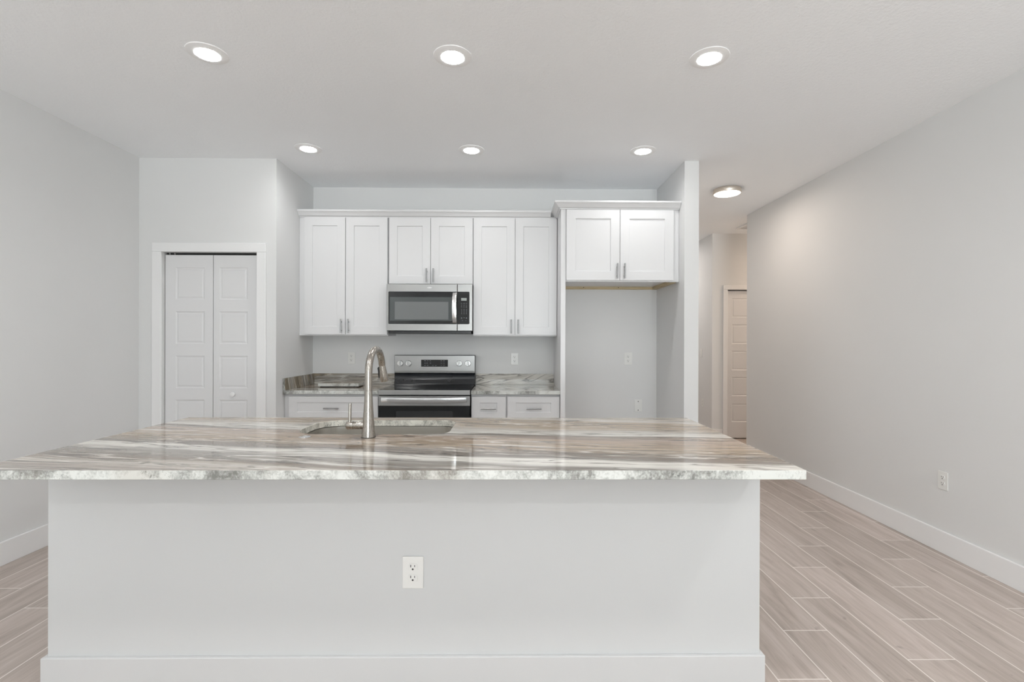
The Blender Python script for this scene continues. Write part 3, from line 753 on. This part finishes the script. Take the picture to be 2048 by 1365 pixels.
# ------------------------------------------------------------------ outlets and switches (built facing -Y at the origin)
def plate_body(name, label, cat, w_=2.85, h=4.6, loc=(0, 0, 0), rotz=0.0, kind='duplex', group='white wall outlets'):
    x, y, z = loc
    t = bpy.data.objects.new(name, None); COL.objects.link(t); t.empty_display_size = 0.03
    WLOC[t.name] = Vector((0, 0, 0)); t.location = Vector(loc)*S; t.rotation_euler = (0, 0, rotz)
    tag(t, label, cat, group)
    MB().prism(rrect(-w_/2, w_/2, -h/2, h/2, 0.12, 3), 'Y', -0.24, -0.01).build('cover_plate', M_plate, t, bevel=0.09)
    if kind == 'duplex':
        for dz in (0.76, -0.76):
            f = []
            for i in range(28):
                a = 2*PI*i/28; px, pz = 0.68*math.cos(a), 0.68*math.sin(a); f.append((px, max(-0.55, min(0.55, pz)) + dz))
            r = MB().prism(f, 'Y', -0.33, -0.2).build('receptacle', M_plate, t, bevel=0.04)
            MB().box(-0.32, -0.22, -0.34, -0.3, dz+0.02, dz+0.38).build('slot', M_slot, r)
            MB().box(0.2, 0.29, -0.34, -0.3, dz+0.06, dz+0.34).build('slot', M_slot, r)
            MB().lathe((0, -0.3, dz-0.25), [(0.13, 0.0), (0.13, -0.04)], 'Y', 14).build('ground_hole', M_slot, r)
        MB().lathe((0, -0.24, 0), [(0.1, 0.0), (0.1, -0.03)], 'Y', 12).build('screw', M_plate, t)
    elif kind == 'blank':
        for dz in (1.65, -1.65):
            MB().lathe((0, -0.24, dz), [(0.19, 0.0), (0.17, -0.04)], 'Y', 14).build('screw', M_slot, t)
    elif kind == 'switch':
        MB().box(-0.65, 0.65, -0.36, -0.2, -1.3, 1.3).build('rocker', M_plate, t, bevel=0.08)
    return t
G = 'white duplex wall outlets'
o0 = plate_body('wall_outlet', 'white duplex outlet on the back wall above the left countertop', 'outlet', 2.8, 4.5, (-60.2, YW, 45.8))
copy_tree(o0, (1.45, YW, 45.6), 'white duplex outlet on the back wall above the right countertop')
copy_tree(o0, (44.6, YW, 45.8), 'white duplex outlet high on the back wall of the refrigerator space').scale = (1.08, 1, 1.05)
copy_tree(o0, (-14.5, 72.9, 17.9), 'white duplex outlet on the front face of the kitchen island').scale = (1.12, 1, 1.06)
copy_tree(o0, (XR, 119.9, 18.0), 'white duplex outlet low on the right wall above the baseboard', rotz=-PI/2)
copy_tree(o0, (XR, 271.5, 18.0), 'white outlet low on the distant hall wall, below the light switch', rotz=-PI/2)
plate_body('blank_wall_plate', 'white blank plate with two dark screws, low on the refrigerator space wall', 'wall plate', 2.85, 4.6, (48.5, YW, 27.9), 0, 'blank', None)
plate_body('light_switch', 'white rocker light switch on the distant hall wall', 'light switch', 2.85, 4.6, (XR, 274.0, 45.9), -PI/2, 'switch', None)

# ------------------------------------------------------------------ ceiling lights
def kelvin_light(name, watts, col, r, loc, spread=None, parent=None):
    ld = bpy.data.lights.new(name, 'AREA'); ld.shape = 'DISK'; ld.size = 2*r*S; ld.energy = watts; ld.color = col
    if spread: ld.spread = math.radians(spread)
    lo = bpy.data.objects.new(name, ld); COL.objects.link(lo)
    if parent is not None: lo.parent = parent; lo.location = (Vector(loc) - wloc(parent))*S
    else: lo.location = Vector(loc)*S
    return lo
lx, ly = -12.0, 99.0
dl = thing('recessed_downlight', (lx, ly, ZC), 'round white recessed downlight, front row, middle of three', 'ceiling light', 'recessed ceiling downlights')
MB().lathe((lx, ly, ZC), [(3.85, -0.01), (3.82, -0.12), (3.4, -0.22), (2.6, -0.32), (2.35, -0.30), (2.3, -0.1)], 'Z', 56, cap0=False, cap1=False).build('trim_ring', M_ring, dl, sharp=60)
MB().lathe((lx, ly, ZC), [(2.32, -0.12), (2.3, -0.2), (2.0, -0.42), (1.2, -0.55), (0.3, -0.58)], 'Z', 40).build('lens', M_lens, dl)
kelvin_light('downlight_lamp', DOWN_W, (1.0, 1.0, 1.0), 2.2, (lx, ly, ZC-0.62), 150, dl)
for x, y, lab in ((-61.3, 98.8, 'round white recessed downlight, front row, left of three'), (40.2, 98.6, 'round white recessed downlight, front row, right of three'),
                  (-61.2, 147.4, 'round white recessed downlight, back row, left, near the pantry corner'), (-12.1, 147.5, 'round white recessed downlight, back row, middle, above the range'),
                  (39.9, 147.2, 'round white recessed downlight, back row, right, above the refrigerator space')):
    copy_tree(dl, (x, y, ZC), lab)
t = thing('flush_ceiling_light', (82.0, 184.0, ZC), 'flat round flush-mount hall ceiling light with brushed nickel rim', 'ceiling light')
MB().lathe((82.0, 184.0, ZC), [(4.9, -0.02), (5.0, -0.2), (5.0, -1.5), (4.85, -1.75), (4.65, -1.75), (4.65, -1.5)], 'Z', 56, cap0=True, cap1=False).build('rim', M_rim, t, sharp=40)
MB().lathe((82.0, 184.0, ZC), [(4.66, -1.55), (4.66, -1.72), (4.4, -1.85), (2.5, -1.95)], 'Z', 48).build('diffuser', M_lensw, t)
kelvin_light('hall_lamp', HALL_W, (1.0, 0.86, 0.75), 4.4, (82.0, 184.0, ZC-2.2), None, t)
for _x in (-61.0, 10.0, 80.0):          # bare fill lamps added behind the camera to even out the light
    for _y in (30.0, -60.0, -150.0): kelvin_light('room_fill_lamp', ROOM_W, (1.0, 1.0, 1.0), 3.0, (_x, _y, ZC-0.6), 165)
kelvin_light('hall_end_fill', HALL_W*2.2, (1.0, 0.93, 0.88), 4.4, (82.0, 300.0, ZC-2.2))  # unseen lamp added to brighten the far hall
kelvin_light('side_hall_lamp', SIDE_W, (1.0, 0.78, 0.60), 4.4, (168.0, 240.0, ZC-2.2))
# return-air grille on the side hall ceiling
t = thing('ceiling_vent', (125.0, 236.5, ZC), 'white square return-air grille on the ceiling beyond the right wall corner', 'vent')
m = MB(); m.box(114.8, 116.2, 226, 247, ZC-0.6, ZC-0.02); m.box(133.8, 135.2, 226, 247, ZC-0.6, ZC-0.02); m.box(116.2, 133.8, 226, 227.4, ZC-0.6, ZC-0.02); m.box(116.2, 133.8, 245.6, 247, ZC-0.6, ZC-0.02)
m.build('frame', M_trim, t, weld=False)
m = MB()
for k in range(16): m.box(116.2, 133.8, 227.9+k*1.1, 228.5+k*1.1, ZC-0.5, ZC-0.12)
m.build('louvre', M_trim, t, weld=False)
MB().box(116.2, 133.8, 227.4, 245.6, ZC-0.08, ZC-0.02).build('backing', M_dark, t, weld=False)  # dark sheet paints in the shade behind the louvres
